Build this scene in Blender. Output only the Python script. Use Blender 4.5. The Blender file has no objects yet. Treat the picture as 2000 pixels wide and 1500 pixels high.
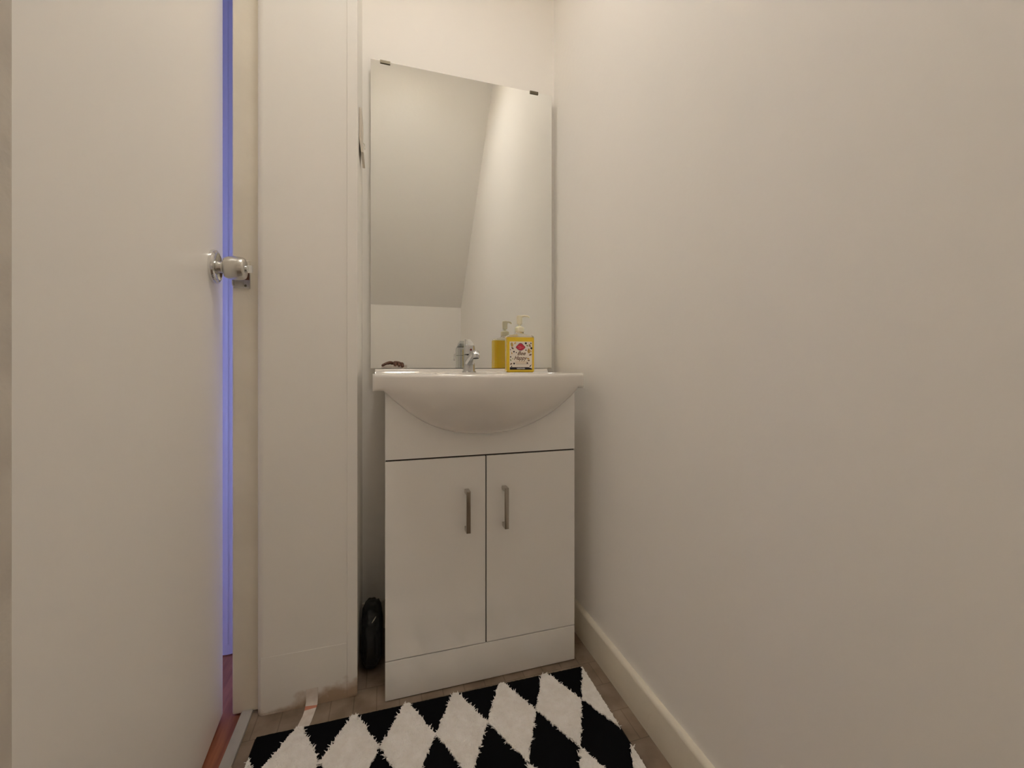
import bpy, bmesh, math, random
from mathutils import Vector, Matrix, noise
C = bpy.context.scene.collection
SC = bpy.context.scene
PI = math.pi

# ---------------------------------------------------------------- camera, world, exposure
EYE = 0.849
cd = bpy.data.cameras.new('camera'); cam = bpy.data.objects.new('camera', cd); C.objects.link(cam)
cam.location = (0, 0, EYE); cam.rotation_euler = (PI/2, 0, -math.radians(17.0))
cd.sensor_fit = 'HORIZONTAL'; cd.sensor_width = 36.0; cd.lens = 811/2000*36
cd.shift_y = -34/2000; cd.clip_start = 0.01
SC.camera = cam
w = bpy.data.worlds.new('world'); SC.world = w; w.use_nodes = True
w.node_tree.nodes['Background'].inputs[0].default_value = (0.02, 0.02, 0.025, 1)
SC.view_settings.view_transform = 'Standard'; SC.view_settings.look = 'None'
SC.view_settings.gamma = 1.0; SC.view_settings.use_curve_mapping = False
SC.view_settings.exposure = 1.03
SC.cycles.max_bounces = 24; SC.cycles.diffuse_bounces = 18; SC.cycles.glossy_bounces = 8
LAMP = 17.0          # radiance of the ceiling lamp's opal glass
LAMP_COL = (1.0, 0.955, 0.89)
HALL = 24.0          # watts of the blue strip in the hallway

# ---------------------------------------------------------------- materials
def mat(name, col, rough=0.5, metal=0.0, **kw):
    m = bpy.data.materials.new(name); m.use_nodes = True
    b = m.node_tree.nodes['Principled BSDF']
    b.inputs['Base Color'].default_value = (*col, 1); b.inputs['Roughness'].default_value = rough
    b.inputs['Metallic'].default_value = metal
    for k, v in kw.items(): b.inputs[k.replace('_', ' ')].default_value = v
    return m
def N(m, t, **kw):
    n = m.node_tree.nodes.new(t)
    for k, v in kw.items(): setattr(n, k, v)
    return n
def L(m, a, b): m.node_tree.links.new(a, b)
def mottled(m, c1, c2, scale=3.0, detail=4.0, lo=0.35, hi=0.65, bump=0.0, bscale=120.0, stretch=(1, 1, 1)):
    b = m.node_tree.nodes['Principled BSDF']
    tc = N(m, 'ShaderNodeTexCoord'); mp = N(m, 'ShaderNodeMapping'); mp.inputs['Scale'].default_value = stretch
    L(m, tc.outputs['Object'], mp.inputs['Vector'])
    n = N(m, 'ShaderNodeTexNoise'); n.inputs['Scale'].default_value = scale; n.inputs['Detail'].default_value = detail
    L(m, mp.outputs['Vector'], n.inputs['Vector'])
    r = N(m, 'ShaderNodeValToRGB'); r.color_ramp.elements[0].position = lo; r.color_ramp.elements[1].position = hi
    r.color_ramp.elements[0].color = (*c1, 1); r.color_ramp.elements[1].color = (*c2, 1)
    L(m, n.outputs['Fac'], r.inputs['Fac']); L(m, r.outputs['Color'], b.inputs['Base Color'])
    if bump:
        n2 = N(m, 'ShaderNodeTexNoise'); n2.inputs['Scale'].default_value = bscale; n2.inputs['Detail'].default_value = 3
        L(m, tc.outputs['Object'], n2.inputs['Vector'])
        bp = N(m, 'ShaderNodeBump'); bp.inputs['Strength'].default_value = bump; bp.inputs['Distance'].default_value = 0.002
        L(m, n2.outputs['Fac'], bp.inputs['Height']); L(m, bp.outputs['Normal'], b.inputs['Normal'])
    return m, r

WALL = mottled(mat('wall_paint', (.8, .75, .68), 0.55), (0.926, 0.912, 0.887), (0.937, 0.917, 0.895), 2.0, bump=.25, bscale=45)[0]
CEIL = mottled(mat('ceiling_paint', (.8, .77, .72), 0.7), (0.928, 0.920, 0.901), (0.940, 0.928, 0.906), 2.0, bump=.2, bscale=60)[0]
BACKW = mottled(mat('back_wall_paint', (.8, .75, .68), 0.6), (0.926, 0.912, 0.885), (0.937, 0.917, 0.890), 2.0, bump=.15, bscale=40)[0]
DOORP = mottled(mat('door_gloss_paint', (.77, .72, .66), 0.32), (0.920, 0.904, 0.879), (0.931, 0.912, 0.887), 1.6, bump=.12, bscale=30)[0]
TRIM = mottled(mat('old_gloss_paint', (.72, .65, .52), 0.4), (.80, .75, .64), (.86, .81, .70), 9.0, bump=.3, bscale=60)[0]

def panel_mat():
    # painted boxing: grime patches low down near the floor edge and a rubbed corner
    m, r = mottled(mat('boxing_paint', (.75, .69, .58), 0.4), (0.906, 0.890, 0.851), (0.923, 0.901, 0.868), 2.5, bump=.15, bscale=30)
    b = m.node_tree.nodes['Principled BSDF']
    tc = N(m, 'ShaderNodeTexCoord'); sp = N(m, 'ShaderNodeSeparateXYZ'); L(m, tc.outputs['Object'], sp.inputs[0])
    nz = N(m, 'ShaderNodeTexNoise'); nz.inputs['Scale'].default_value = 22; nz.inputs['Detail'].default_value = 5
    L(m, tc.outputs['Object'], nz.inputs['Vector'])
    # stain band thicker toward the free corner
    hx = N(m, 'ShaderNodeMapRange'); L(m, sp.outputs['X'], hx.inputs['Value'])
    for i, v in enumerate((-.29, -.07, .012, .05)): hx.inputs[i+1].default_value = v
    sub = N(m, 'ShaderNodeMath', operation='SUBTRACT'); L(m, hx.outputs[0], sub.inputs[0]); L(m, sp.outputs['Z'], sub.inputs[1])
    mul = N(m, 'ShaderNodeMath', operation='MULTIPLY_ADD'); L(m, nz.outputs['Fac'], mul.inputs[0]); mul.inputs[1].default_value = .09
    L(m, sub.outputs[0], mul.inputs[2])
    mr = N(m, 'ShaderNodeMapRange'); L(m, mul.outputs[0], mr.inputs['Value'])
    for i, v in enumerate((.04, .07, 0, .8)): mr.inputs[i+1].default_value = v
    mx = N(m, 'ShaderNodeMixRGB'); L(m, mr.outputs[0], mx.inputs['Fac']); L(m, r.outputs['Color'], mx.inputs['Color1'])
    mx.inputs['Color2'].default_value = (.40, .255, .13, 1); L(m, mx.outputs['Color'], b.inputs['Base Color'])
    return m
BOXING = panel_mat()

def floor_mat():
    m = mat('vinyl_tiles', (.3, .25, .2), 0.45); b = m.node_tree.nodes['Principled BSDF']
    tc = N(m, 'ShaderNodeTexCoord'); mp = N(m, 'ShaderNodeMapping'); mp.inputs['Location'].default_value = (.02, .03, 0)
    L(m, tc.outputs['Object'], mp.inputs['Vector'])
    br = N(m, 'ShaderNodeTexBrick'); br.inputs['Scale'].default_value = 1; br.inputs['Mortar Size'].default_value = .0016
    br.inputs['Brick Width'].default_value = .055; br.inputs['Row Height'].default_value = .085; br.offset = 0.5
    br.inputs['Color1'].default_value = (.30, .245, .19, 1); br.inputs['Color2'].default_value = (.275, .222, .175, 1)
    br.inputs['Mortar'].default_value = (.21, .165, .125, 1); br.inputs['Mortar Smooth'].default_value = .4
    L(m, mp.outputs['Vector'], br.inputs['Vector'])
    n = N(m, 'ShaderNodeTexNoise'); n.inputs['Scale'].default_value = 14; n.inputs['Detail'].default_value = 6
    L(m, tc.outputs['Object'], n.inputs['Vector'])
    r = N(m, 'ShaderNodeValToRGB'); r.color_ramp.elements[0].position = .32; r.color_ramp.elements[1].position = .68
    r.color_ramp.elements[0].color = (.62, .55, .48, 1); r.color_ramp.elements[1].color = (1.2, 1.15, 1.1, 1)
    L(m, n.outputs['Fac'], r.inputs['Fac'])
    mx = N(m, 'ShaderNodeMixRGB', blend_type='MULTIPLY'); mx.inputs['Fac'].default_value = 1
    L(m, br.outputs['Color'], mx.inputs['Color1']); L(m, r.outputs['Color'], mx.inputs['Color2'])
    L(m, mx.outputs['Color'], b.inputs['Base Color'])
    bp = N(m, 'ShaderNodeBump'); bp.inputs['Strength'].default_value = .4; bp.inputs['Distance'].default_value = .002
    L(m, br.outputs['Fac'], bp.inputs['Height']); bp.invert = True; L(m, bp.outputs['Normal'], b.inputs['Normal'])
    return m
FLOOR = floor_mat()
WOOD = mottled(mat('red_wood', (.3, .1, .05), 0.4), (.24, .075, .035), (.42, .16, .075), 9.0, stretch=(6, .6, 1))[0]
ALU = mottled(mat('threshold_metal', (.5, .48, .45), 0.42), (.36, .345, .32), (.46, .44, .41), 12)[0]
GLOSS = mat('white_gloss_board', (.94, .93, .91), 0.13); GLOSS.node_tree.nodes['Principled BSDF'].inputs['Specular IOR Level'].default_value = .6
CERAMIC = mat('glazed_ceramic', (.82, .79, .75), 0.07, Coat_Weight=.5, Coat_Roughness=.03)
DARK = mat('gap_shade_dark', (.03, .02, .013), 0.8)  # shade inside the cabinet gaps, put into the colour
CHROME = mat('chrome', (.78, .78, .77), 0.08, 1.0)
SATIN = mat('satin_chrome', (.66, .64, .59), 0.24, 1.0)
HANDLEM = mat('polished_steel', (.50, .47, .43), 0.12, 1.0)
MIRROR = mat('silvered_glass', (.91, .925, .905), 0.0, 1.0)
EDGE = mat('glass_edge', (.55, .60, .55), 0.2)
CLIP = mat('clip_metal', (.16, .14, .10), 0.35, .8)
BLACKM = mat('matt_black', (.012, .012, .014), 0.6)
HOLE = mat('raw_wood_mortice', (.09, .03, .015), 0.8)
PLATE = mat('aged_plastic', (.66, .60, .52), 0.45)
PAPER = mottled(mat('paper_strip', (.75, .68, .62), 0.7), (.70, .63, .57), (.80, .74, .69), 60)[0]
REDP = mat('faded_red_print', (.6, .24, .16), 0.7)

# ---------------------------------------------------------------- mesh helpers
def new(): return bmesh.new()
def obj(name, bm, m, parent=None, local=False, smooth=True, ang=40, wn=True):
    base = Vector((0, 0, 0))
    if parent is not None and not local:
        p = parent
        while p is not None: base += p.location; p = p.parent
        bmesh.ops.translate(bm, verts=bm.verts, vec=-base)
    bmesh.ops.recalc_face_normals(bm, faces=bm.faces)
    me = bpy.data.meshes.new(name); bm.to_mesh(me); bm.free()
    for mm in (m if isinstance(m, (list, tuple)) else [m]): me.materials.append(mm)
    if smooth:
        me.polygons.foreach_set('use_smooth', [True]*len(me.polygons))
        me.set_sharp_from_angle(angle=math.radians(ang))
    o = bpy.data.objects.new(name, me); C.objects.link(o); o.parent = parent
    if smooth and wn:
        md = o.modifiers.new('weighted', 'WEIGHTED_NORMAL'); md.keep_sharp = True; md.weight = 100
    return o
def thing(name, label, cat, loc, rz=0, group=None):
    o = bpy.data.objects.new(name, None); C.objects.link(o); o.location = loc; o.rotation_euler = (0, 0, rz)
    o.empty_display_size = .05; o['label'] = label; o['category'] = cat
    if group: o['group'] = group
    return o
def struct(name, bm, m, parent=None, **kw):
    o = obj(name, bm, m, parent, **kw); o['kind'] = 'structure'; return o
def box(bm, x0, x1, y0, y1, z0, z1, bev=0, seg=2, mi=0):
    r = bmesh.ops.create_cube(bm, size=1); vs = r['verts']
    for v in vs: v.co = Vector(((x0+x1)/2+v.co.x*(x1-x0), (y0+y1)/2+v.co.y*(y1-y0), (z0+z1)/2+v.co.z*(z1-z0)))
    es = set(e for v in vs for e in v.link_edges); fs = set(f for v in vs for f in v.link_faces)
    for f in fs: f.material_index = mi
    if bev: bmesh.ops.bevel(bm, geom=list(es), offset=bev, segments=seg, affect='EDGES', profile=.5)
def prism(bm, pts, axis, a, b, bev=0, mi=0):
    """pts in the plane normal to axis; extruded from a to b"""
    def P(p, t):
        return {'x': (t, p[0], p[1]), 'y': (p[0], t, p[1]), 'z': (p[0], p[1], t)}[axis]
    v0 = [bm.verts.new(P(p, a)) for p in pts]; v1 = [bm.verts.new(P(p, b)) for p in pts]; n = len(pts)
    fs = [bm.faces.new(v0), bm.faces.new(v1[::-1])]
    for i in range(n): fs.append(bm.faces.new((v0[i], v0[(i+1) % n], v1[(i+1) % n], v1[i])))
    for f in fs: f.material_index = mi
    if bev:
        es = list(set(e for f in fs[:2] for e in f.edges)); bmesh.ops.bevel(bm, geom=es, offset=bev, segments=2, affect='EDGES', profile=.5)
def lathe(bm, prof, M, seg=40, mi=0):
    """prof: (radius, height) pairs about local z, placed by matrix M"""
    rings = []
    for r, z in prof:
        if r < 1e-6: rings.append([bm.verts.new(M @ Vector((0, 0, z)))])
        else: rings.append([bm.verts.new(M @ Vector((r*math.cos(2*PI*k/seg), r*math.sin(2*PI*k/seg), z))) for k in range(seg)])
    for a, b in zip(rings, rings[1:]):
        for k in range(seg):
            q = [a[k % len(a)], a[(k+1) % seg % len(a)], b[(k+1) % seg % len(b)], b[k % len(b)]]
            u = []
            for v in q:
                if v not in u: u.append(v)
            if len(u) > 2: bm.faces.new(u).material_index = mi
def tube(bm, pts, rad, seg=12, flat=1.0, up=Vector((0, 0, 1)), mi=0):
    """swept tube; rad list; flat squashes along the 'up' side"""
    pts = [Vector(p) for p in pts]; n = len(pts)
    if not isinstance(rad, (list, tuple)): rad = [rad]*n
    rings = []
    for i, p in enumerate(pts):
        t = (pts[min(i+1, n-1)]-pts[max(i-1, 0)]).normalized()
        s = t.cross(up)
        if s.length < 1e-3: s = t.cross(Vector((0, 1, 0)))
        s.normalize(); u = s.cross(t).normalized()
        rings.append([bm.verts.new(p+s*rad[i]*math.cos(2*PI*k/seg)+u*rad[i]*flat*math.sin(2*PI*k/seg)) for k in range(seg)])
    for a, b in zip(rings, rings[1:]):
        for k in range(seg): bm.faces.new((a[k], a[(k+1) % seg], b[(k+1) % seg], b[k])).material_index = mi
    bm.faces.new(rings[0][::-1]).material_index = mi; bm.faces.new(rings[-1]).material_index = mi
def AX(o, z, x=None):
    z = Vector(z).normalized(); x = Vector(x) if x else (Vector((1, 0, 0)) if abs(z.x) < .9 else Vector((0, 1, 0)))
    y = z.cross(x).normalized(); x = y.cross(z).normalized()
    return Matrix.Translation(o) @ Matrix((x, y, z)).transposed().to_4x4()

# ---------------------------------------------------------------- the room
XR, YB, YF, ZC = 0.596, 1.42, -0.60, 2.60
XL, XJ = -0.30, -0.355           # room face and hall face of the thin left wall
b = new(); box(b, XJ+.045, XR+.06, YF-.06, YB+.06, -.05, 0); struct('floor', b, FLOOR)
b = new(); box(b, -1.30, XJ+.02, YF-.06, 1.62, -.055, -.004); struct('floor.001', b, WOOD)
b = new(); box(b, XR, XR+.06, YF-.06, YB+.06, 0, 2.72); struct('wall_right', b, WALL)
b = new(); box(b, XL-.055, XR, YB, YB+.06, 0, 2.66); struct('wall_back', b, BACKW)
b = new(); box(b, XL, XR, YF-.06, YF, 0, 1.40); struct('wall_front', b, WALL)
b = new(); box(b, XJ, XL, YF-.06, .41, 0, 2.66, .004); box(b, XJ, XL, .44, 1.18, 2.06, 2.66); struct('wall_left', b, WALL)
# sloping underside of the stair, then a flat piece above the basin
sl = 1.083; ytop = YF+(ZC-1.331)/sl
b = new(); prism(b, [(YF-.06, 1.331-.06*sl), (YF, 1.331), (ytop, ZC), (YB+.06, ZC), (YB+.06, ZC+.06), (ytop-.03, ZC+.06), (YF-.06, 1.331+.02)], 'x', XJ-.05, XR+.06)
struct('ceiling', b, CEIL, smooth=False)
# boxing column beside the door: front face 1.142, rounded left corner
def column():
    b = new(); x0, x1, y0, y1 = -.298, -.070, 1.142, YB; r = .016
    pts = [(x1, y0), (x1, y1), (x0-.057, y1), (x0-.057, 1.186), (x0-.006, 1.186)]
    for k in range(7):
        a = PI+PI/2*k/6; pts.append((x0+r+r*math.cos(a), y0+r+r*math.sin(a)))
    prism(b, pts, 'z', 0, ZC); return b
struct('wall_column', column(), BOXING)
b = new(); box(b, -.093, -.0682, 1.1385, 1.144, .006, ZC, .0012); struct('trim_1', b, BOXING)            # corner strip
b = new(); box(b, -.289, -.093, 1.1414, 1.1435, .006, .1405, .0009); struct('trim_2', b, BOXING)         # skirting board on boxing
# door frame
b = new(); box(b, XJ-.001, -.2965, 1.165, 1.19, .0, 2.06, .004); struct('trim_3', b, TRIM)
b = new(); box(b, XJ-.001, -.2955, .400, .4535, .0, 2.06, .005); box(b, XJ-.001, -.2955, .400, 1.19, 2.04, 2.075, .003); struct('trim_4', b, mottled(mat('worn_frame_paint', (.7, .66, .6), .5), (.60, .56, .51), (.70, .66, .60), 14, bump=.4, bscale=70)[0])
b = new(); box(b, -.335, -.310, .44, 1.165, -.004, .007, .002); struct('trim_5', b, ALU)                    # threshold strip
# skirting along the right wall: chipped top edge
def skirting():
    b = new(); ny = 120; H = .092; prof = [(0, 0), (-.015, 0), (-.015, H-.009), (-.012, H-.003), (-.007, H), (0, H)]
    rings = []
    for i in range(ny+1):
        y = YF+(YB-YF)*i/ny; q = noise.noise(Vector((0, y*9, 3)))*.0016; q2 = max(0, noise.noise(Vector((5, y*31, 1)))-.25)*.004
        rings.append([b.verts.new((XR+p[0]*(1+q*30)+(q2 if 2 <= k <= 3 else 0), y, p[1]+(q-q2 if p[1] > .05 else 0))) for k, p in enumerate(prof)])
    for r0, r1 in zip(rings, rings[1:]):
        for k in range(len(prof)-1): b.faces.new((r0[k], r0[k+1], r1[k+1], r1[k]))
    return b
struct('baseboard_right', skirting(), TRIM)
b = new(); box(b, -.07, XR-.016, YB-.012, YB, 0, .09, .002); struct('baseboard_back', b, TRIM)
b = new(); box(b, XL, XR-.016, YF, YF+.014, 0, .092, .002); struct('baseboard_front', b, TRIM)
# hallway beyond the door
HALLW = mottled(mat('hall_paint', (.72, .72, .74), 0.6), (.70, .70, .73), (.75, .75, .78), 3)[0]
b = new(); box(b, -1.30, XJ, 1.50, 1.56, -.004, 2.5); struct('wall_hall_end', b, HALLW)
b = new(); box(b, -1.36, -1.30, YF-.06, 1.56, -.004, 2.5); struct('wall_hall_side', b, HALLW)
b = new(); box(b, -1.30, XJ, YF-.12, YF-.06, -.004, 2.5); struct('wall_hall_rear', b, HALLW)
b = new(); box(b, -1.36, XJ, YF-.12, 1.56, 2.5, 2.66); struct('ceiling.001', b, HALLW)
def hall_post():                       # pale ribbed upright with a rounded foot, seen through the gap
    b = new(); x0, x1, y0, y1 = -.478, -.412, 1.415, 1.50; r = (x1-x0)/2; pts = []
    for k in range(13):
        a = PI+PI*k/12; pts.append(((x0+x1)/2+r*math.cos(a), .010+.014*(1+math.sin(a))-.014+.004))
    pts += [(x1, 2.5), (x0, 2.5)]
    prism(b, pts, 'y', y0, y1, .003)
    for x in (-.463, -.445, -.427): box(b, x-.003, x+.003, y0-.003, y0+.002, .03, 2.4, .001)
    return b
struct('trim_6', hall_post(), HALLW)

# ---------------------------------------------------------------- lights
t = thing('ceiling_light', 'round opal glass ceiling light on the flat ceiling above the basin', 'ceiling light', (.11, .74, ZC))
LX, LY = .11, .74
em = bpy.data.materials.new('opal_glow'); em.use_nodes = True
bs = em.node_tree.nodes['Principled BSDF']; bs.inputs['Base Color'].default_value = (.9, .9, .88, 1)
bs.inputs['Emission Color'].default_value = (*LAMP_COL, 1); bs.inputs['Emission Strength'].default_value = LAMP
b = new(); lathe(b, [(0, 0), (.140, 0), (.140, -.112), (.137, -.115), (.134, -.112), (.128, -.02), (0, -.02)], Matrix.Translation((LX, LY, ZC))); obj('base', b, PLATE, t)  # unseen deep rim, added to cut direct light on the upper walls
b = new(); lathe(b, [(.125, -.02)]+[(.125*math.cos(a*PI/20), -.02-.014*math.sin(a*PI/20)) for a in range(1, 10)]+[(0, -.034)], Matrix.Translation((LX, LY, ZC))); obj('diffuser', b, em, t)
t = thing('led_strip_light', 'blue light strip on the hallway wall seen through the door gap', 'light', (-1.28, .9, .81))
be = mat('blue_led', (.5, .5, .9), .5); q = be.node_tree.nodes['Principled BSDF']
q.inputs['Emission Color'].default_value = (.39, .44, 1.0, 1); q.inputs['Emission Strength'].default_value = HALL
b = new(); box(b, -1.298, -1.28, .35, 1.40, .80, .83, .004); obj('tube', b, be, t)
b = new(); box(b, -1.30, -1.297, .33, 1.42, .79, .84); obj('channel', b, PLATE, t)

# ---------------------------------------------------------------- door leaf
t = bpy.data.objects.new('door_1', None); C.objects.link(t); t.location = (-.333, .468, 0); t.rotation_euler = (0, 0, math.atan(.0425/.697)); t['kind'] = 'structure'
DW = .700
b = new(); box(b, -.035, 0, 0, DW, .008, 2.035, .0022, 3); obj('leaf', b, DOORP, t, local=True)
KY, KZ = DW-.074, 1.0745
b = new(); lathe(b, [(0, 0), (.0375, 0), (.038, .004), (.0365, .0085), (.033, .0105), (.029, .0095), (.024, .007), (.017, .0065), (.0, .0065)], AX((0, KY, KZ), (1, 0, 0)), 48); rose = obj('door_rose', b, CHROME, t, local=True)
b = new(); lathe(b, [(.0145, .005), (.0150, .010), (.0125, .015), (.0125, .019), (.0160, .0205), (.0215, .0225), (.0252, .029), (.0268, .040), (.0266, .050), (.0252, .059), (.0225, .063), (.018, .0645), (.010, .064), (0, .064)], AX((0, KY, KZ), (1, 0, 0)), 48)
kn = obj('door_knob', b, SATIN, t, local=True)
b = new(); lathe(b, [(0, .063), (.0080, .063), (.0080, .067), (.0065, .0685), (0, .0685)], AX((0, KY, KZ), (1, 0, 0)), 24)
box(b, .066, .0770, KY-.0024, KY+.0024, KZ-.009, KZ+.009, .0012); obj('thumb_turn', b, CHROME, kn, local=True)
b = new(); box(b, -.028, -.006, DW-.0015, DW+.0012, KZ-.03, KZ+.03, .0008); box(b, -.022, -.012, DW, DW+.009, KZ-.008, KZ+.008, .002); obj('latch', b, SATIN, t, local=True)
for z in (.2, 1.75):
    b = new(); lathe(b, [(0, z), (.006, z), (.006, z+.09), (0, z+.09)], Matrix.Translation((-.038, -.002, 0)), 16); obj('hinge', b, SATIN, t, local=True)

# strike plate on the jamb
t = thing('strike_plate', 'small worn metal strike plate screwed to the door jamb under the knob', 'strike plate', (-.33, 1.163, 1.075))
b = new()
def plate_hole(b):
    x0, x1, z0, z1 = -.352, -.3165, 1.040, 1.108; hx0, hx1, hz0, hz1 = -.331, -.3182, 1.061, 1.092
    for a in ((x0, hx0, z0, z1), (hx1, x1, z0, z1), (hx0, hx1, z0, hz0), (hx0, hx1, hz1, z1)):
        box(b, a[0], a[1], 1.1622, 1.1650, a[2], a[3], .0004)
    box(b, x0-.003, x0+.001, 1.1585, 1.1655, 1.046, 1.075, .0012)
plate_hole(b); obj('plate', b, SATIN, t)
b = new(); box(b, -.3315, -.3178, 1.1637, 1.1655, 1.0605, 1.0925); obj('mortice', b, HOLE, t)
for z in (1.047, 1.100):
    b = new(); lathe(b, [(0, 0), (.0032, 0), (.0026, .0012), (0, .0014)], AX((-.3265, 1.1622, z), (0, -1, 0)), 16); obj('screw', b, CLIP, t)

# plate on the side of the boxing
t = thing('wall_plate', 'narrow beige plastic plate with a tilted lower flap on the boxing side', 'wall plate', (-.07, 1.30, 1.47))
b = new(); box(b, -.0695, -.0625, 1.235, 1.330, 1.492, 1.575, .0015); obj('plate', b, PLATE, t)
b = new(); prism(b, [(-.0695, 1.492), (-.0635, 1.492), (-.0575, 1.450), (-.0645, 1.450)], 'y', 1.235, 1.335, .0006); obj('flap', b, PLATE, t)
b = new(); tube(b, [(-.0700, 1.36, 1.540), (-.061, 1.36, 1.537), (-.060, 1.36, 1.520)], .0015, 8); obj('hook', b, SATIN, t)

# ---------------------------------------------------------------- vanity cabinet
CX0, CX1, CYF, CYB = 0.0, .525, 1.097, 1.405
ARC = [(-.005, .788), (.0248, .7594), (.0706, .7218), (.1175, .6946), (.1688, .6778), (.2317, .669), (.3002, .6701), (.3712, .684), (.4449, .7176), (.5019, .7582), (.5253, .780)]
def arc(x):
    # Catmull-Rom through the traced rim of the bowl on the fascia
    if x <= ARC[0][0]: return ARC[0][1]
    if x >= ARC[-1][0]: return ARC[-1][1]
    for i in range(len(ARC)-1):
        if ARC[i][0] <= x <= ARC[i+1][0]:
            p0 = ARC[max(i-1, 0)]; p1 = ARC[i]; p2 = ARC[i+1]; p3 = ARC[min(i+2, len(ARC)-1)]
            h = p2[0]-p1[0]; u = (x-p1[0])/h; m1 = (p2[1]-p0[1])/(p2[0]-p0[0]); m2 = (p3[1]-p1[1])/(p3[0]-p1[0])
            return (2*u**3-3*u*u+1)*p1[1]+(u**3-2*u*u+u)*h*m1+(-2*u**3+3*u*u)*p2[1]+(u**3-u*u)*h*m2
v = thing('vanity_cabinet', 'white gloss two-door vanity cabinet standing under the basin', 'cabinet', (CX0, CYF, 0))
b = new(); box(b, CX0, CX0+.016, CYF+.0186, CYB, 0, .785, .0008); obj('side_panel', b, GLOSS, v)
b = new(); box(b, CX1-.016, CX1, CYF+.0186, CYB, 0, .772, .0008); obj('side_panel', b, GLOSS, v)
b = new(); box(b, CX0+.016, CX1-.016, CYB-.004, CYB, .02, .60); obj('back_panel', b, GLOSS, v)
b = new(); box(b, CX0+.016, CX1-.016, CYF+.020, CYB-.004, .09, .106); obj('bottom_panel', b, GLOSS, v)
b = new(); box(b, CX0+.016, CX1-.016, CYF+.019, CYF+.024, .08, .64); box(b, (CX0+CX1)/2-.0017, (CX0+CX1)/2+.0007, CYF+.004, CYF+.021, .1022, .6075); box(b, CX0+.0015, CX1-.0015, CYF+.004, CYF+.0182, .6077, .6113); box(b, CX0+.0015, CX1-.0015, CYF+.004, CYF+.0182, .1002, .1020); obj('gap_shade', b, DARK, v)  # dark backing and strips in the door gaps, standing in for shade
b = new(); xs = [CX0+(CX1-CX0)*i/48 for i in range(49)]
prism(b, [(CX0, .6115), (CX1, .6115)]+[(x, min(arc(x)+.001, .785)) for x in reversed(xs)], 'y', CYF, CYF+.018, .0009); obj('fascia', b, GLOSS, v)
b = new(); box(b, CX0, CX1, CYF, CYF+.018, .002, .1000, .0012); obj('plinth', b, GLOSS, v)
dm = (CX0+CX1)/2-.0005
for i, (x0, x1) in enumerate(((CX0, dm-.0014), (dm+.0014, CX1))):
    b = new(); box(b, x0, x1, CYF, CYF+.018, .1022, .6075, .0014); d = obj('door', b, GLOSS, v)
    hx = .2085 if i == 0 else .3125; zt, zb = (.523, .413)
    b = new(); w2 = .0058
    box(b, hx-w2, hx+w2, CYF-.029, CYF-.023, zb, zt, .0012)
    for z in (zb, zt-.011): box(b, hx-w2, hx+w2, CYF-.024, CYF, z, z+.011, .001)
    obj('handle', b, HANDLEM, d)

# ---------------------------------------------------------------- basin
def basin():
    b = new(); x0, x1 = -.030, .555; xc = (x0+x1)/2; hx = (x1-x0)/2; ZT = .8305; ZL = .8415; nu = 96
    rings = []
    for i in range(nu+1):
        s = -math.cos(PI*i/nu); s = .55*s+.45*(2*i/nu-1)
        x = xc+hx*s; e = abs(s)
        wv = max(0, 1-(s/.97)**2); yf = 1.086-.112*wv**1.1
        rr = max(0.0, (e-.965)/.035); yf += .012*rr**2           # rounded plan corners
        zb = arc(x) if CX0-.004 < x < CX1 else .787
        zb = min(zb, .787)
        D = 1.097-yf
        def top(y):
            ex = (x-xc)/.235; ey = (y-(yf+.155-.03))/.115
            cy0 = yf+.022; cy1 = 1.275; cyc = (cy0+cy1)/2; ry = (cy1-cy0)/2
            r2 = ((x-xc)/.245)**2+((y-cyc)/ry)**2
            z = ZT
            if r2 < 1: z -= .115*(1-r2**1.6)**.9 if r2 > 0 else .115
            return z
        pr = [(1.418, .800), (1.418, ZL-.002), (1.416, ZL), (1.388, ZL), (1.384, ZL-.0015), (1.381, ZT+.003), (1.377, ZT+.0005), (1.370, ZT)]
        y_in = yf+.010; n = 34
        for k in range(n+1):
            y = 1.368+(y_in-1.368)*k/n; pr.append((y, top(y)))
        for k in range(1, 6):
            a = PI/2*k/5; pr.append((y_in-.010*math.sin(a), ZT-.010*(1-math.cos(a))))
        zl = .800 if zb < .786 else .797
        m = 18
        for k in range(1, m+1):
            a = PI/2*k/m*.96; pr.append((yf+D*(1-math.cos(a))*1.0, zl-(zl-zb)*math.sin(a)))
        pr += [(1.0965, zb-.0002), (1.120, zb+.003), (1.30, zb+.02), (1.395, .790)]
        rings.append([b.verts.new((x, y, z)) for y, z in pr])
    n = len(rings[0])
    for r0, r1 in zip(rings, rings[1:]):
        for k in range(n): b.faces.new((r0[k], r0[(k+1) % n], r1[(k+1) % n], r1[k]))
    f0 = b.faces.new(rings[0]); f1 = b.faces.new(rings[-1][::-1])
    es = [e for e in set(f0.edges) | set(f1.edges)]
    bmesh.ops.bevel(b, geom=es, offset=.004, segments=3, affect='EDGES', profile=.5, clamp_overlap=True)
    return b
t = thing('basin', 'white ceramic basin with a bowed front on top of the vanity', 'basin', (.2625, 1.25, .79))
obj('bowl', basin(), CERAMIC, t, ang=55, wn=False)
b = new(); lathe(b, [(0, .003), (.020, .003), (.021, 0), (.0, 0)], Matrix.Translation((.2625, 1.13, .7175)), 24); obj('waste', b, CHROME, t)

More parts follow.
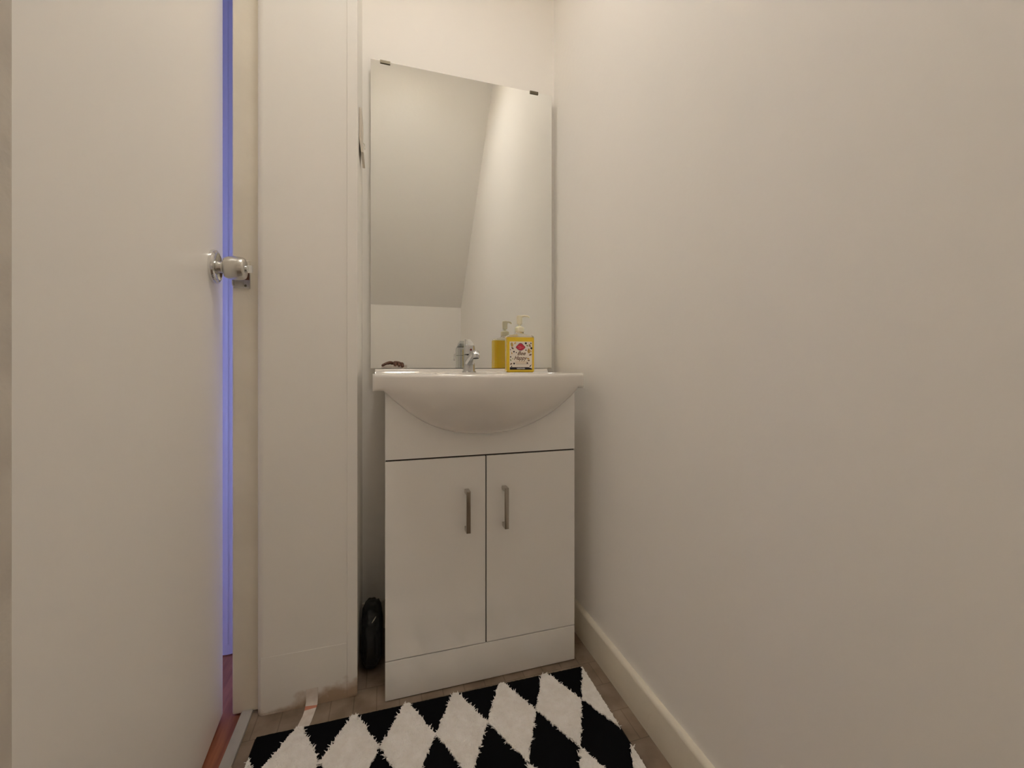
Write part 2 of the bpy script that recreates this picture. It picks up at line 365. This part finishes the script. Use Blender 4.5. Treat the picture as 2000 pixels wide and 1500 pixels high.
# ---------------------------------------------------------------- basin tap
TAPC = mat('tap_chrome', (.62, .63, .64), 0.06, 1.0)
fx, fy, fz = .2585, 1.318, .8305
t = thing('basin_tap', 'chrome single-lever mixer tap at the back of the basin', 'tap', (fx, fy, fz))
b = new()
tl = [(fx, fy, fz), (fx, fy, fz+.003), (fx, fy, fz+.006), (fx, fy-.001, fz+.025), (fx, fy-.002, fz+.045), (fx, fy-.003, fz+.056)]
tube(b, tl, [.0215, .0215, .0195, .0180, .0175, .0178], 32, up=Vector((0, 1, 0)))
obj('body', b, TAPC, t)
b = new()
tube(b, [(fx, fy-.004, fz+.030), (fx, fy-.025, fz+.040), (fx, fy-.055, fz+.051), (fx, fy-.085, fz+.058), (fx, fy-.103, fz+.059), (fx, fy-.112, fz+.055)], [.0165, .0150, .0130, .0118, .0112, .009], 24, .85)
lathe(b, [(0, .012), (.0112, .012), (.0115, .0), (.0105, -.004), (.0085, -.004), (.008, .001), (0, .001)], AX((fx, fy-.104, fz+.047), (0, .25, 1)), 28)
obj('spout', b, TAPC, t)
b = new(); lathe(b, [(0, 0), (.0078, 0), (.0078, .001), (0, .001)], AX((fx, fy-.1038, fz+.0445), (0, .25, 1)), 20); obj('aerator', b, BLACKM, t)
b = new()
lathe(b, [(.0165, .0575), (.0182, .059), (.0182, .078), (.0165, .086), (.010, .090), (0, .091)], AX((fx, fy-.003, fz), (0, 0, 1)), 32)
# lever: flat paddle rising backwards from the cap
pts = [(-.0165, 0), (.0165, 0), (.0105, 1), (-.0105, 1)]
P0 = Vector((fx, fy-.014, fz+.082)); P1 = Vector((fx, fy+.034, fz+.1035)); up = Vector((0, -.40, .92))*.0055
vs = []
for P, w2 in ((P0, .0155), (P0.lerp(P1, .5)+up*.35, .0150), (P1, .0105)):
    vs.append([b.verts.new(P+Vector((-w2, 0, 0))-up), b.verts.new(P+Vector((w2, 0, 0))-up), b.verts.new(P+Vector((w2*.8, 0, 0))+up), b.verts.new(P+Vector((-w2*.8, 0, 0))+up)])
for r0, r1 in zip(vs, vs[1:]):
    for k in range(4): b.faces.new((r0[k], r0[(k+1) % 4], r1[(k+1) % 4], r1[k]))
b.faces.new(vs[0][::-1]); b.faces.new(vs[-1])
lv = obj('lever', b, TAPC, t, ang=35)
b = new(); lathe(b, [(0, 0), (.0036, 0), (.003, .0008), (0, .0009)], AX((fx+.002, fy-.0212, fz+.072), (0, -1, 0)), 16); obj('marker', b, [mat('dark_red', (.12, .01, .01), .3)], lv)
b = new(); lathe(b, [(0, 0), (.0235, 0), (.0235, .002), (.021, .003), (0, .003)], Matrix.Translation((fx, fy, fz-.0003)), 32); obj('base_ring', b, TAPC, t)

# ---------------------------------------------------------------- soap bottle
sx, sy, sz = .4255, 1.307, .8305; srz = math.radians(-6)
t = thing('soap_bottle', 'yellow hand soap pump bottle with a patterned label on the basin', 'soap bottle', (sx, sy, sz), srz)
YEL = mat('yellow_soap', (.86, .58, .025), .18, Subsurface_Weight=.15, Coat_Weight=.5, Coat_Roughness=.06)
CLEAR = mat('clear_plastic', (.97, .93, .83), .08, Transmission_Weight=.75, IOR=1.35)
CREAM = mat('cream_pump_plastic', (.84, .79, .62), .28, Subsurface_Weight=.1)
HW, HD, HB = .0465, .021, .1235
def rrect(hw, hd, r, n=5):
    p = []
    for cx, cy, a0 in ((hw-r, hd-r, 0), (-hw+r, hd-r, PI/2), (-hw+r, -hd+r, PI), (hw-r, -hd+r, 1.5*PI)):
        for k in range(n+1): a = a0+PI/2*k/n; p.append((cx+r*math.cos(a), cy+r*math.sin(a)))
    return p
def loft(b, secs):
    rings = [[b.verts.new((p[0], p[1], z)) for p in pts] for pts, z in secs]; n = len(rings[0])
    for r0, r1 in zip(rings, rings[1:]):
        for k in range(n): b.faces.new((r0[k], r0[(k+1) % n], r1[(k+1) % n], r1[k]))
    b.faces.new(rings[0][::-1]); b.faces.new(rings[-1])
b = new(); loft(b, [(rrect(HW-.004, HD-.004, .008), .0), (rrect(HW-.001, HD-.001, .009), .0015), (rrect(HW, HD, .009), .005), (rrect(HW, HD, .009), .114)])
body = obj('body', b, YEL, t, local=True)
b = new(); loft(b, [(rrect(HW, HD, .009), .1142), (rrect(HW-.001, HD-.001, .009), .118), (rrect(HW-.005, HD-.004, .009), .1215), (rrect(.022, .0165, .0155), .1245), (rrect(.0150, .0150, .0148), .128), (rrect(.0135, .0135, .0134), .133)])
obj('shoulder', b, CLEAR, t, local=True)
b = new(); lathe(b, [(0, .132), (.0150, .132), (.0155, .134), (.0155, .146), (.0145, .148), (.010, .150), (.0085, .1515), (.0, .1515)], Matrix.Identity(4), 32)
obj('collar', b, CREAM, t, local=True)
b = new(); lathe(b, [(0, .151), (.0045, .151), (.0045, .160), (0, .160)], Matrix.Identity(4), 20)
lathe(b, [(0, .158), (.0085, .158), (.0092, .160), (.0100, .182), (.0095, .186), (.006, .188), (0, .188)], Matrix.Identity(4), 28)
tube(b, [(.002, -.002, .184), (.014, -.006, .1855), (.026, -.010, .1845), (.031, -.012, .180)], [.0052, .0048, .0040, .0034], 14, .7)
obj('pump_head', b, CREAM, t, local=True)
# label
LW0, LW1, LZ0, LZ1 = -.0375, .0375, .0085, .1000; LYF = -HD-.0006
LAB = mat('label_paper', (.84, .77, .68), .45); INK = mat('black_ink', (.015, .01, .02), .5); ORI = mat('ochre_ink', (.55, .32, .08), .5); PUR = mat('plum_ink', (.16, .05, .10), .5)
PINK = mat('pink_ink', (.75, .25, .30), .5); RED = mat('red_ink', (.60, .03, .06), .5); BRN = mat('brown_ink', (.16, .08, .04), .5)
GRN = mat('green_ink', (.35, .38, .16), .5); WHT = mat('white_ink', (0.917, 0.901, 0.879), .5)
def flat(b, pts, lift, mi=0):
    f = b.faces.new([b.verts.new((p[0], LYF-lift, p[1])) for p in pts]); f.material_index = mi
    r = bmesh.ops.extrude_face_region(b, geom=[f])
    for g in r['geom']:
        if isinstance(g, bmesh.types.BMVert): g.co.y -= .00015
        elif isinstance(g, bmesh.types.BMFace): g.material_index = mi
def ell(cx, cz, rx, rz, n=20, ph=0): return [(cx+rx*math.cos(2*PI*k/n+ph), cz+rz*math.sin(2*PI*k/n+ph)) for k in range(n)]
dots = [(.0165, .0945, .0034), (.0350, .0785, .0036), (-.0230, .0670, .0027), (.0170, .0720, .0021), (.0215, .0300, .0026), (-.0225, .0285, .0030), (-.0345, .0730, .0016), (-.0340, .0500, .0022), (-.0150, .0640, .0018), (.0335, .0945, .0022), (-.0310, .0190, .0020)]
def drop(cx, cz, s, ang=0):
    p = []
    for k in range(14):
        a = 2*PI*k/14; X = s*.62*math.cos(a)*(1-.45*max(0, math.sin(a))); Z = s*math.sin(a)*1.15
        p.append((cx+X*math.cos(ang)-Z*math.sin(ang), cz+X*math.sin(ang)+Z*math.cos(ang)))
    return p
b = new(); box(b, LW0, LW1, LYF, -HD+.002, LZ0, LZ1, .0002)
for x, z, r in dots: flat(b, ell(x, z, r, r, 12), .0001, 1)
flat(b, [(.030, .017), (.0335, .020), (.0355, .026), (.0325, .0235), (.028, .019)], .0001, 1)
for x, z, s_, a in ((-.0295, .0900, .0066, .1), (.0265, .0700, .0072, 0), (-.0190, .0950, .0040, -.6), (.0240, .0445, .0042, 1.2), (.0335, .0690, .0030, .3), (-.0300, .0620, .0030, .2), (.0290, .0900, .0034, 1)): flat(b, drop(x, z, s_, a), .0001, 2)
for x, z, s_, a in ((-.0280, .0785, .0042, .8), (.0300, .0860, .0036, .5), (.0315, .0570, .0042, 2), (-.0325, .0270, .0036, 2.2), (.0260, .0385, .0036, 1.5), (-.0090, .0600, .0022, 0)): flat(b, drop(x, z, s_, a), .0002, 3)
for x, z, s_, a in ((.0215, .0870, .0040, 1.2), (-.0340, .0400, .0034, .4), (-.0270, .0440, .0024, .9), (.0300, .0640, .0020, 1), (-.0330, .0920, .0024, 0)): flat(b, drop(x, z, s_, a), .00015, 4)
lab = obj('label_panel', b, [LAB, INK, ORI, BRN, GRN], t, local=True, smooth=False)
b = new(); flat(b, [(LW0+.001, .0085), (LW1-.0005, .0085), (LW1-.0005, .0125), (.026, .0165), (LW0+.001, .0165)], .0001); obj('label_band', b, INK, lab, local=True)
# emblem: dark ringed oval with pointed sides
def lens(cx, cz, a, h, n=14):
    p = [(cx-a+2*a*k/n, cz+h*math.sin(PI*k/n)**.8) for k in range(n+1)]; q = [(cx+a-2*a*k/n, cz-h*math.sin(PI*k/n)**.8) for k in range(1, n)]
    return p+q
b = new(); flat(b, lens(-.001, .0815, .0162, .0112), .0001); flat(b, ell(-.001, .0885, .0085, .0065), .0001); obj('emblem_ring', b, PUR, lab, local=True)
b = new(); flat(b, lens(-.001, .0815, .0150, .0095), .0003); flat(b, ell(-.001, .0880, .0070, .0045), .00028); obj('emblem', b, RED, lab, local=True)
b = new()
for (cx, cz, l) in ((-.0045, .0835, .010), (.002, .0805, .014), (-.003, .0775, .009)):
    flat(b, [(cx-l/2, cz-.0007), (cx+l/2, cz-.0003), (cx+l/2, cz+.0007), (cx-l/2, cz+.0004)], .0005)
obj('emblem_stroke', b, PINK, lab, local=True)
def text(s, size, x, z, m, shear=0, name='lettering', wx=1.0):
    cu = bpy.data.curves.new('font_tmp', 'FONT'); cu.body = s; cu.size = size; cu.align_x = 'CENTER'; cu.shear = shear; cu.extrude = .0001; cu.resolution_u = 3; cu.offset = size*.018
    o = bpy.data.objects.new('font_tmp', cu); C.objects.link(o)
    dg = bpy.context.evaluated_depsgraph_get(); me = bpy.data.meshes.new_from_object(o.evaluated_get(dg))
    bpy.data.objects.remove(o); bpy.data.curves.remove(cu)
    for vv in me.vertices:
        X, Y, Z = vv.co; vv.co = (x+X*wx, LYF-.0003-Z, z+Y)
    me.materials.clear(); me.materials.append(m); me.name = name
    oo = bpy.data.objects.new(name, me); C.objects.link(oo); oo.parent = lab
    return oo
text('Bee', .0175, .001, .0560, BRN, .45, wx=1.0)
text('Happy', .0185, -.003, .0405, BRN, .45, wx=.85)
text('HANDWASH', .0062, 0, .0102, WHT, 0, wx=.75)
b = new(); random.seed(4)
for z in (.0345, .0318, .0290):
    x = -.018
    while x < .018:
        l = random.uniform(.002, .005); flat(b, [(x, z), (x+l, z), (x+l, z+.0009), (x, z+.0009)], .0001); x += l+.0012
obj('small_print', b, ORI, lab, local=True)
b = new(); flat(b, [(-.016, .0258), (.028, .0262), (.028, .0268), (-.016, .0264)], .0001); obj('rule', b, PUR, lab, local=True)
# ---------------------------------------------------------------- mirror
MX0, MX1, MZ0, MZ1, MY = -.044, .5765, .8435, 1.8285, 1.395
t = thing('wall_mirror', 'large frameless rectangular mirror on the wall above the basin', 'mirror', (.266, MY, MZ0))
b = new(); box(b, MX0, MX1, MY, MY+.005, MZ0, MZ1)
b.faces.ensure_lookup_table()
for f in b.faces: f.material_index = 0 if f.normal.y < -.9 else 1
obj('glass', b, [MIRROR, EDGE], t, smooth=False)
b = new(); box(b, MX0+.01, MX1-.008, MY+.005, YB-.001, MZ0+.02, MZ1-.012, .001); obj('backing_board', b, PLATE, t)
for x in (.0005, .5085):
    b = new(); box(b, x-.0155, x+.0155, MY-.0028, MY-.0003, MZ1-.0075, MZ1+.0008, .0005); box(b, x-.0155, x+.0155, MY-.0028, MY+.0248, MZ1+.0004, MZ1+.0022, .0005); obj('clip', b, CLIP, t)
for x in (.06, .568):
    b = new(); box(b, x-.006, x+.006, MY-.0022, MY-.0003, MZ0-.0010, MZ0+.0015, .0003); obj('clip', b, PLATE, t)

# ---------------------------------------------------------------- bath mat
def bath_mat():
    random.seed(7)
    ox, oy, oz = .532, 1.060, 0.0; rot = math.radians(-1.0); W, D = .815, .50
    t = thing('bath_mat', 'black and white shaggy bath mat with a diamond pattern on the floor', 'bath mat', (ox, oy, oz))
    cr, sr = math.cos(rot), math.sin(rot)
    def T(x, y, z): return (x*cr-y*sr, x*sr+y*cr, z)      # local: x from -W..0, y from -D..0
    NAVY = mat('black_yarn', (.0035, .0035, .0045), .95); NAVY.node_tree.nodes['Principled BSDF'].inputs['Specular IOR Level'].default_value = .12
    WHY = mottled(mat('white_yarn', (.78, .74, .69), .9), (.86, .83, .79), (0.93, 0.91, 0.885), 45, bump=.6, bscale=350)[0]
    WHY.node_tree.nodes['Principled BSDF'].inputs['Specular IOR Level'].default_value = .15
    # black ground: a low cushion with a soft, noisy top
    b = new(); nx, ny = 160, 100; g = []
    for i in range(nx+1):
        row = []
        for j in range(ny+1):
            x = -W+W*i/nx; y = -D+D*j/ny; e = min(x+W, -x, y+D, -y); h = .0095*min(1, (e/.006+.15))**.5+noise.noise(Vector((x*160, y*160, 0)))*.0009
            row.append(b.verts.new(T(x, y, h if e > 0 else .001)))
        g.append(row)
    for i in range(nx):
        for j in range(ny): b.faces.new((g[i][j], g[i+1][j], g[i+1][j+1], g[i][j+1]))
    rim = [g[i][0] for i in range(nx+1)]+[g[nx][j] for j in range(1, ny+1)]+[g[i][ny] for i in range(nx-1, -1, -1)]+[g[0][j] for j in range(ny-1, 0, -1)]
    b.faces.new(rim[::-1])
    obj('ground_pile', b, NAVY, t, local=True, wn=False)
    # which points are white
    px, py = .1213, .243; cx0 = .415-ox; cy0 = .948-oy
    def white(x, y, amp=1.0):
        # x,y local unrotated
        u = (x-cx0)/px; v = (y-cy0)/py
        u -= round(u); v -= round(v)
        n = noise.noise(Vector((x*55, y*55, 2)))*.045+noise.noise(Vector((x*170, y*170, 5)))*.075
        return abs(u)/.5+abs(v)/.505 < .985+n*amp
    # raised white pile surface on a fine grid, jagged where the pattern ends
    b = new(); st = .0022; nx, ny = int((W-.008)/st), int((D-.008)/st); vt = {}
    def V(i, j, on):
        k = (i, j)
        if k not in vt:
            x = -W+.004+i*st; y = -D+.004+j*st; jx = random.uniform(-.0008, .0008)
            vt[k] = b.verts.new(T(x+jx, y+random.uniform(-.0008, .0008), .0125+noise.noise(Vector((x*90, y*90, 9)))*.0016+random.uniform(-.0005, .0005)))
        return vt[k]
    cells = {}
    for i in range(nx):
        for j in range(ny):
            x = -W+.004+(i+.5)*st; y = -D+.004+(j+.5)*st
            if white(x, y): cells[(i, j)] = 1
    for (i, j) in cells:
        b.faces.new((V(i, j, 1), V(i+1, j, 1), V(i+1, j+1, 1), V(i, j+1, 1)))
    for e in [e for e in b.edges if len(e.link_faces) == 1]:       # skirt down into the ground
        a, c = e.verts; a2 = b.verts.new((a.co.x, a.co.y, .006)); c2 = b.verts.new((c.co.x, c.co.y, .006)); b.faces.new((a, c, c2, a2))
    # tufts: thick along the pattern edge, thinner inside
    def blade(x, y, ln, lean, ang, wd, z0=.008):
        dx, dy = math.cos(ang), math.sin(ang); sx_, sy_ = -dy*wd, dx*wd
        p = []
        for k, s in enumerate((0, .55, 1)):
            o = lean*s*s; z = z0+ln*(s-.30*s*s*min(1, lean/.006)); w_ = (1, .85, .25)[k]
            p.append((b.verts.new(T(x+dx*o-sx_*w_, y+dy*o-sy_*w_, z)), b.verts.new(T(x+dx*o+sx_*w_, y+dy*o+sy_*w_, z))))
        for q0, q1 in zip(p, p[1:]): b.faces.new((q0[0], q0[1], q1[1], q1[0]))
    for _ in range(52000):
        x = random.uniform(-W+.006, -.006); y = random.uniform(-D+.006, -.006)
        if not white(x, y): continue
        edge = not (white(x+.005, y) and white(x-.005, y) and white(x, y+.005) and white(x, y-.005))
        if edge: blade(x, y, random.uniform(.006, .009), random.uniform(.002, .010), random.uniform(0, 2*PI), .0015)
        elif random.random() < .55: blade(x, y, random.uniform(.0052, .0068), random.uniform(.002, .006), random.uniform(0, 2*PI), .0013)
    o = obj('diamond_pile', b, WHY, t, local=True, smooth=False); o['label'] = 'shaggy white diamonds'
    return t
bath_mat()

# ---------------------------------------------------------------- paper strip at the foot of the boxing
t = thing('paper_strip', 'white paper strip with a red mark, bent from boxing onto floor', 'paper strip', (-.175, 1.11, 0))
b = new(); w = .0135
path = [(-.1745, 1.138, .045, 0), (-.1745, 1.1375, .030, 0), (-.1745, 1.1365, .015, 0), (-.1755, 1.133, .006, 1), (-.1765, 1.127, .0025, 0), (-.178, 1.112, .002, 0), (-.182, 1.090, .0015, 0), (-.186, 1.075, .0012, 0)]
pr = None
for k, (x, y, z, r) in enumerate(path):
    tl = .0016*math.sin(k*1.7)
    row = [b.verts.new((x-w, y, z-tl)), b.verts.new((x+w, y+.0, z+tl+.0004)), b.verts.new((x+w, y+.0006, z+tl-.0002)), b.verts.new((x-w, y+.0006, z-tl-.0006))]
    if pr:
        for q in range(4):
            f = b.faces.new((pr[q], pr[(q+1) % 4], row[(q+1) % 4], row[q])); f.material_index = 1 if k == 4 and q != 5 else 0
    else: b.faces.new(row)
    pr = row
b.faces.new(pr[::-1]); obj('strip', b, [PAPER, REDP], t)

# ---------------------------------------------------------------- black bag pushed in beside the vanity
t = thing('plastic_bag', 'crumpled black plastic bag stuffed between the boxing and vanity', 'bag', (-.036, 1.25, 0))
b = new(); bmesh.ops.create_icosphere(b, subdivisions=5, radius=1)
for vv in b.verts:
    c = vv.co.copy(); q = .10*noise.noise(c*2.3)+.05*noise.noise(c*6)
    s = Vector((abs(c.x)**.6*math.copysign(1, c.x), abs(c.y)**.7*math.copysign(1, c.y), abs(c.z)**.6*math.copysign(1, c.z)))
    vv.co = Vector((-.036+s.x*.029*(1+q), 1.27+s.y*.07*(1+q), .084+s.z*.080*(1+q*.6)))
zmin = min(vv.co.z for vv in b.verts)
for vv in b.verts: vv.co.z -= zmin-.0005
obj('sack', b, mat('black_polythene', (.008, .009, .010), .45), t, ang=180, wn=False)
b = new(); tube(b, [(-.034, 1.194, .150), (-.029, 1.193, .158), (-.024, 1.194, .166)], [.0012, .0016, .0010], 8); obj('glint_tab', b, SATIN, t)  # small metal sliver added as the glint on the bag

# ---------------------------------------------------------------- phone and hand just behind the lens (seen only in the mirror)
t = thing('phone', 'pale phone held low in a hand, reflected at mirror bottom left', 'phone', (0, -.012, .812))
b = new(); box(b, -.022, .138, -.016, -.006, .784, .861, .004, 3); obj('case', b, mat('pale_phone_case', (.70, .64, .60), .35), t)
b = new(); box(b, -.016, .040, -.0062, -.0045, .838, .858, .0008); obj('camera_bump', b, mat('phone_lens_glass', (.55, .50, .47), .2), t)
SKIN = mottled(mat('brown_skin', (.20, .095, .06), .5), (.10, .042, .026), (.20, .095, .06), 60, bump=.3, bscale=300)[0]
def skin_hand():
    """right-hand fingers laid over the top edge of the phone; palm behind, wrist going down"""
    me = bpy.data.meshes.new('hand'); V = []; E = []; R = []
    def add(p, r, par=None):
        V.append(p); R.append(r)
        if par is not None: E.append((par, len(V)-1))
        return len(V)-1
    wr = add((.165, -.085, .755), (.026, .022)); 
    fa = add((.205, -.15, .66), (.030, .027), wr); add((.245, -.22, .55), (.036, .033), fa)
    pm = add((.125, -.062, .812), (.032, .018), wr); pk = add((.086, -.050, .858), (.036, .018), pm)
    # fingers (x spread along the phone's top edge), knuckles up, tips over the front edge
    for (x0, x1, h, r) in ((.106, .108, .868, .0125), (.085, .086, .874, .0130), (.062, .062, .877, .0135)):
        k = add((x0, -.046, .868), (r*1.15, r*1.1), pk); m1 = add(((x0+x1)/2, -.028, h), (r*1.05, r), k)
        m2 = add((x1, -.006, h-.008), (r*.95, r*.9), m1); add((x1+.002, .0035, h-.026), (r*.8, r*.75), m2)
    k = add((.050, -.046, .868), (.0140, .013), pk); m1 = add((.034, -.030, .876), (.0130, .0125), k); m2 = add((.006, -.014, .867), (.0110, .0105), m1); add((-.022, -.006, .853), (.009, .0085), m2)
    th = add((.112, -.035, .815), (.014, .013), pm); t1 = add((.085, -.024, .822), (.0115, .011), th); add((.058, -.022, .838), (.009, .0085), t1)
    me.from_pydata(V, E, []); o = bpy.data.objects.new('hand', me); C.objects.link(o)
    md = o.modifiers.new('skin', 'SKIN'); md.use_smooth_shade = True
    for i, r in enumerate(R): me.skin_vertices[0].data[i].radius = r
    me.skin_vertices[0].data[0].use_root = True
    o.modifiers.new('sub', 'SUBSURF').levels = 2; o.modifiers['sub'].render_levels = 2
    me.materials.append(SKIN); return o
t = thing('person_hand', 'brown hand gripping the phone over its top edge, reflected in mirror', 'person', (.165, -.085, .755))
h = skin_hand(); h.parent = t; h.location = (-.165, .085, -.755)
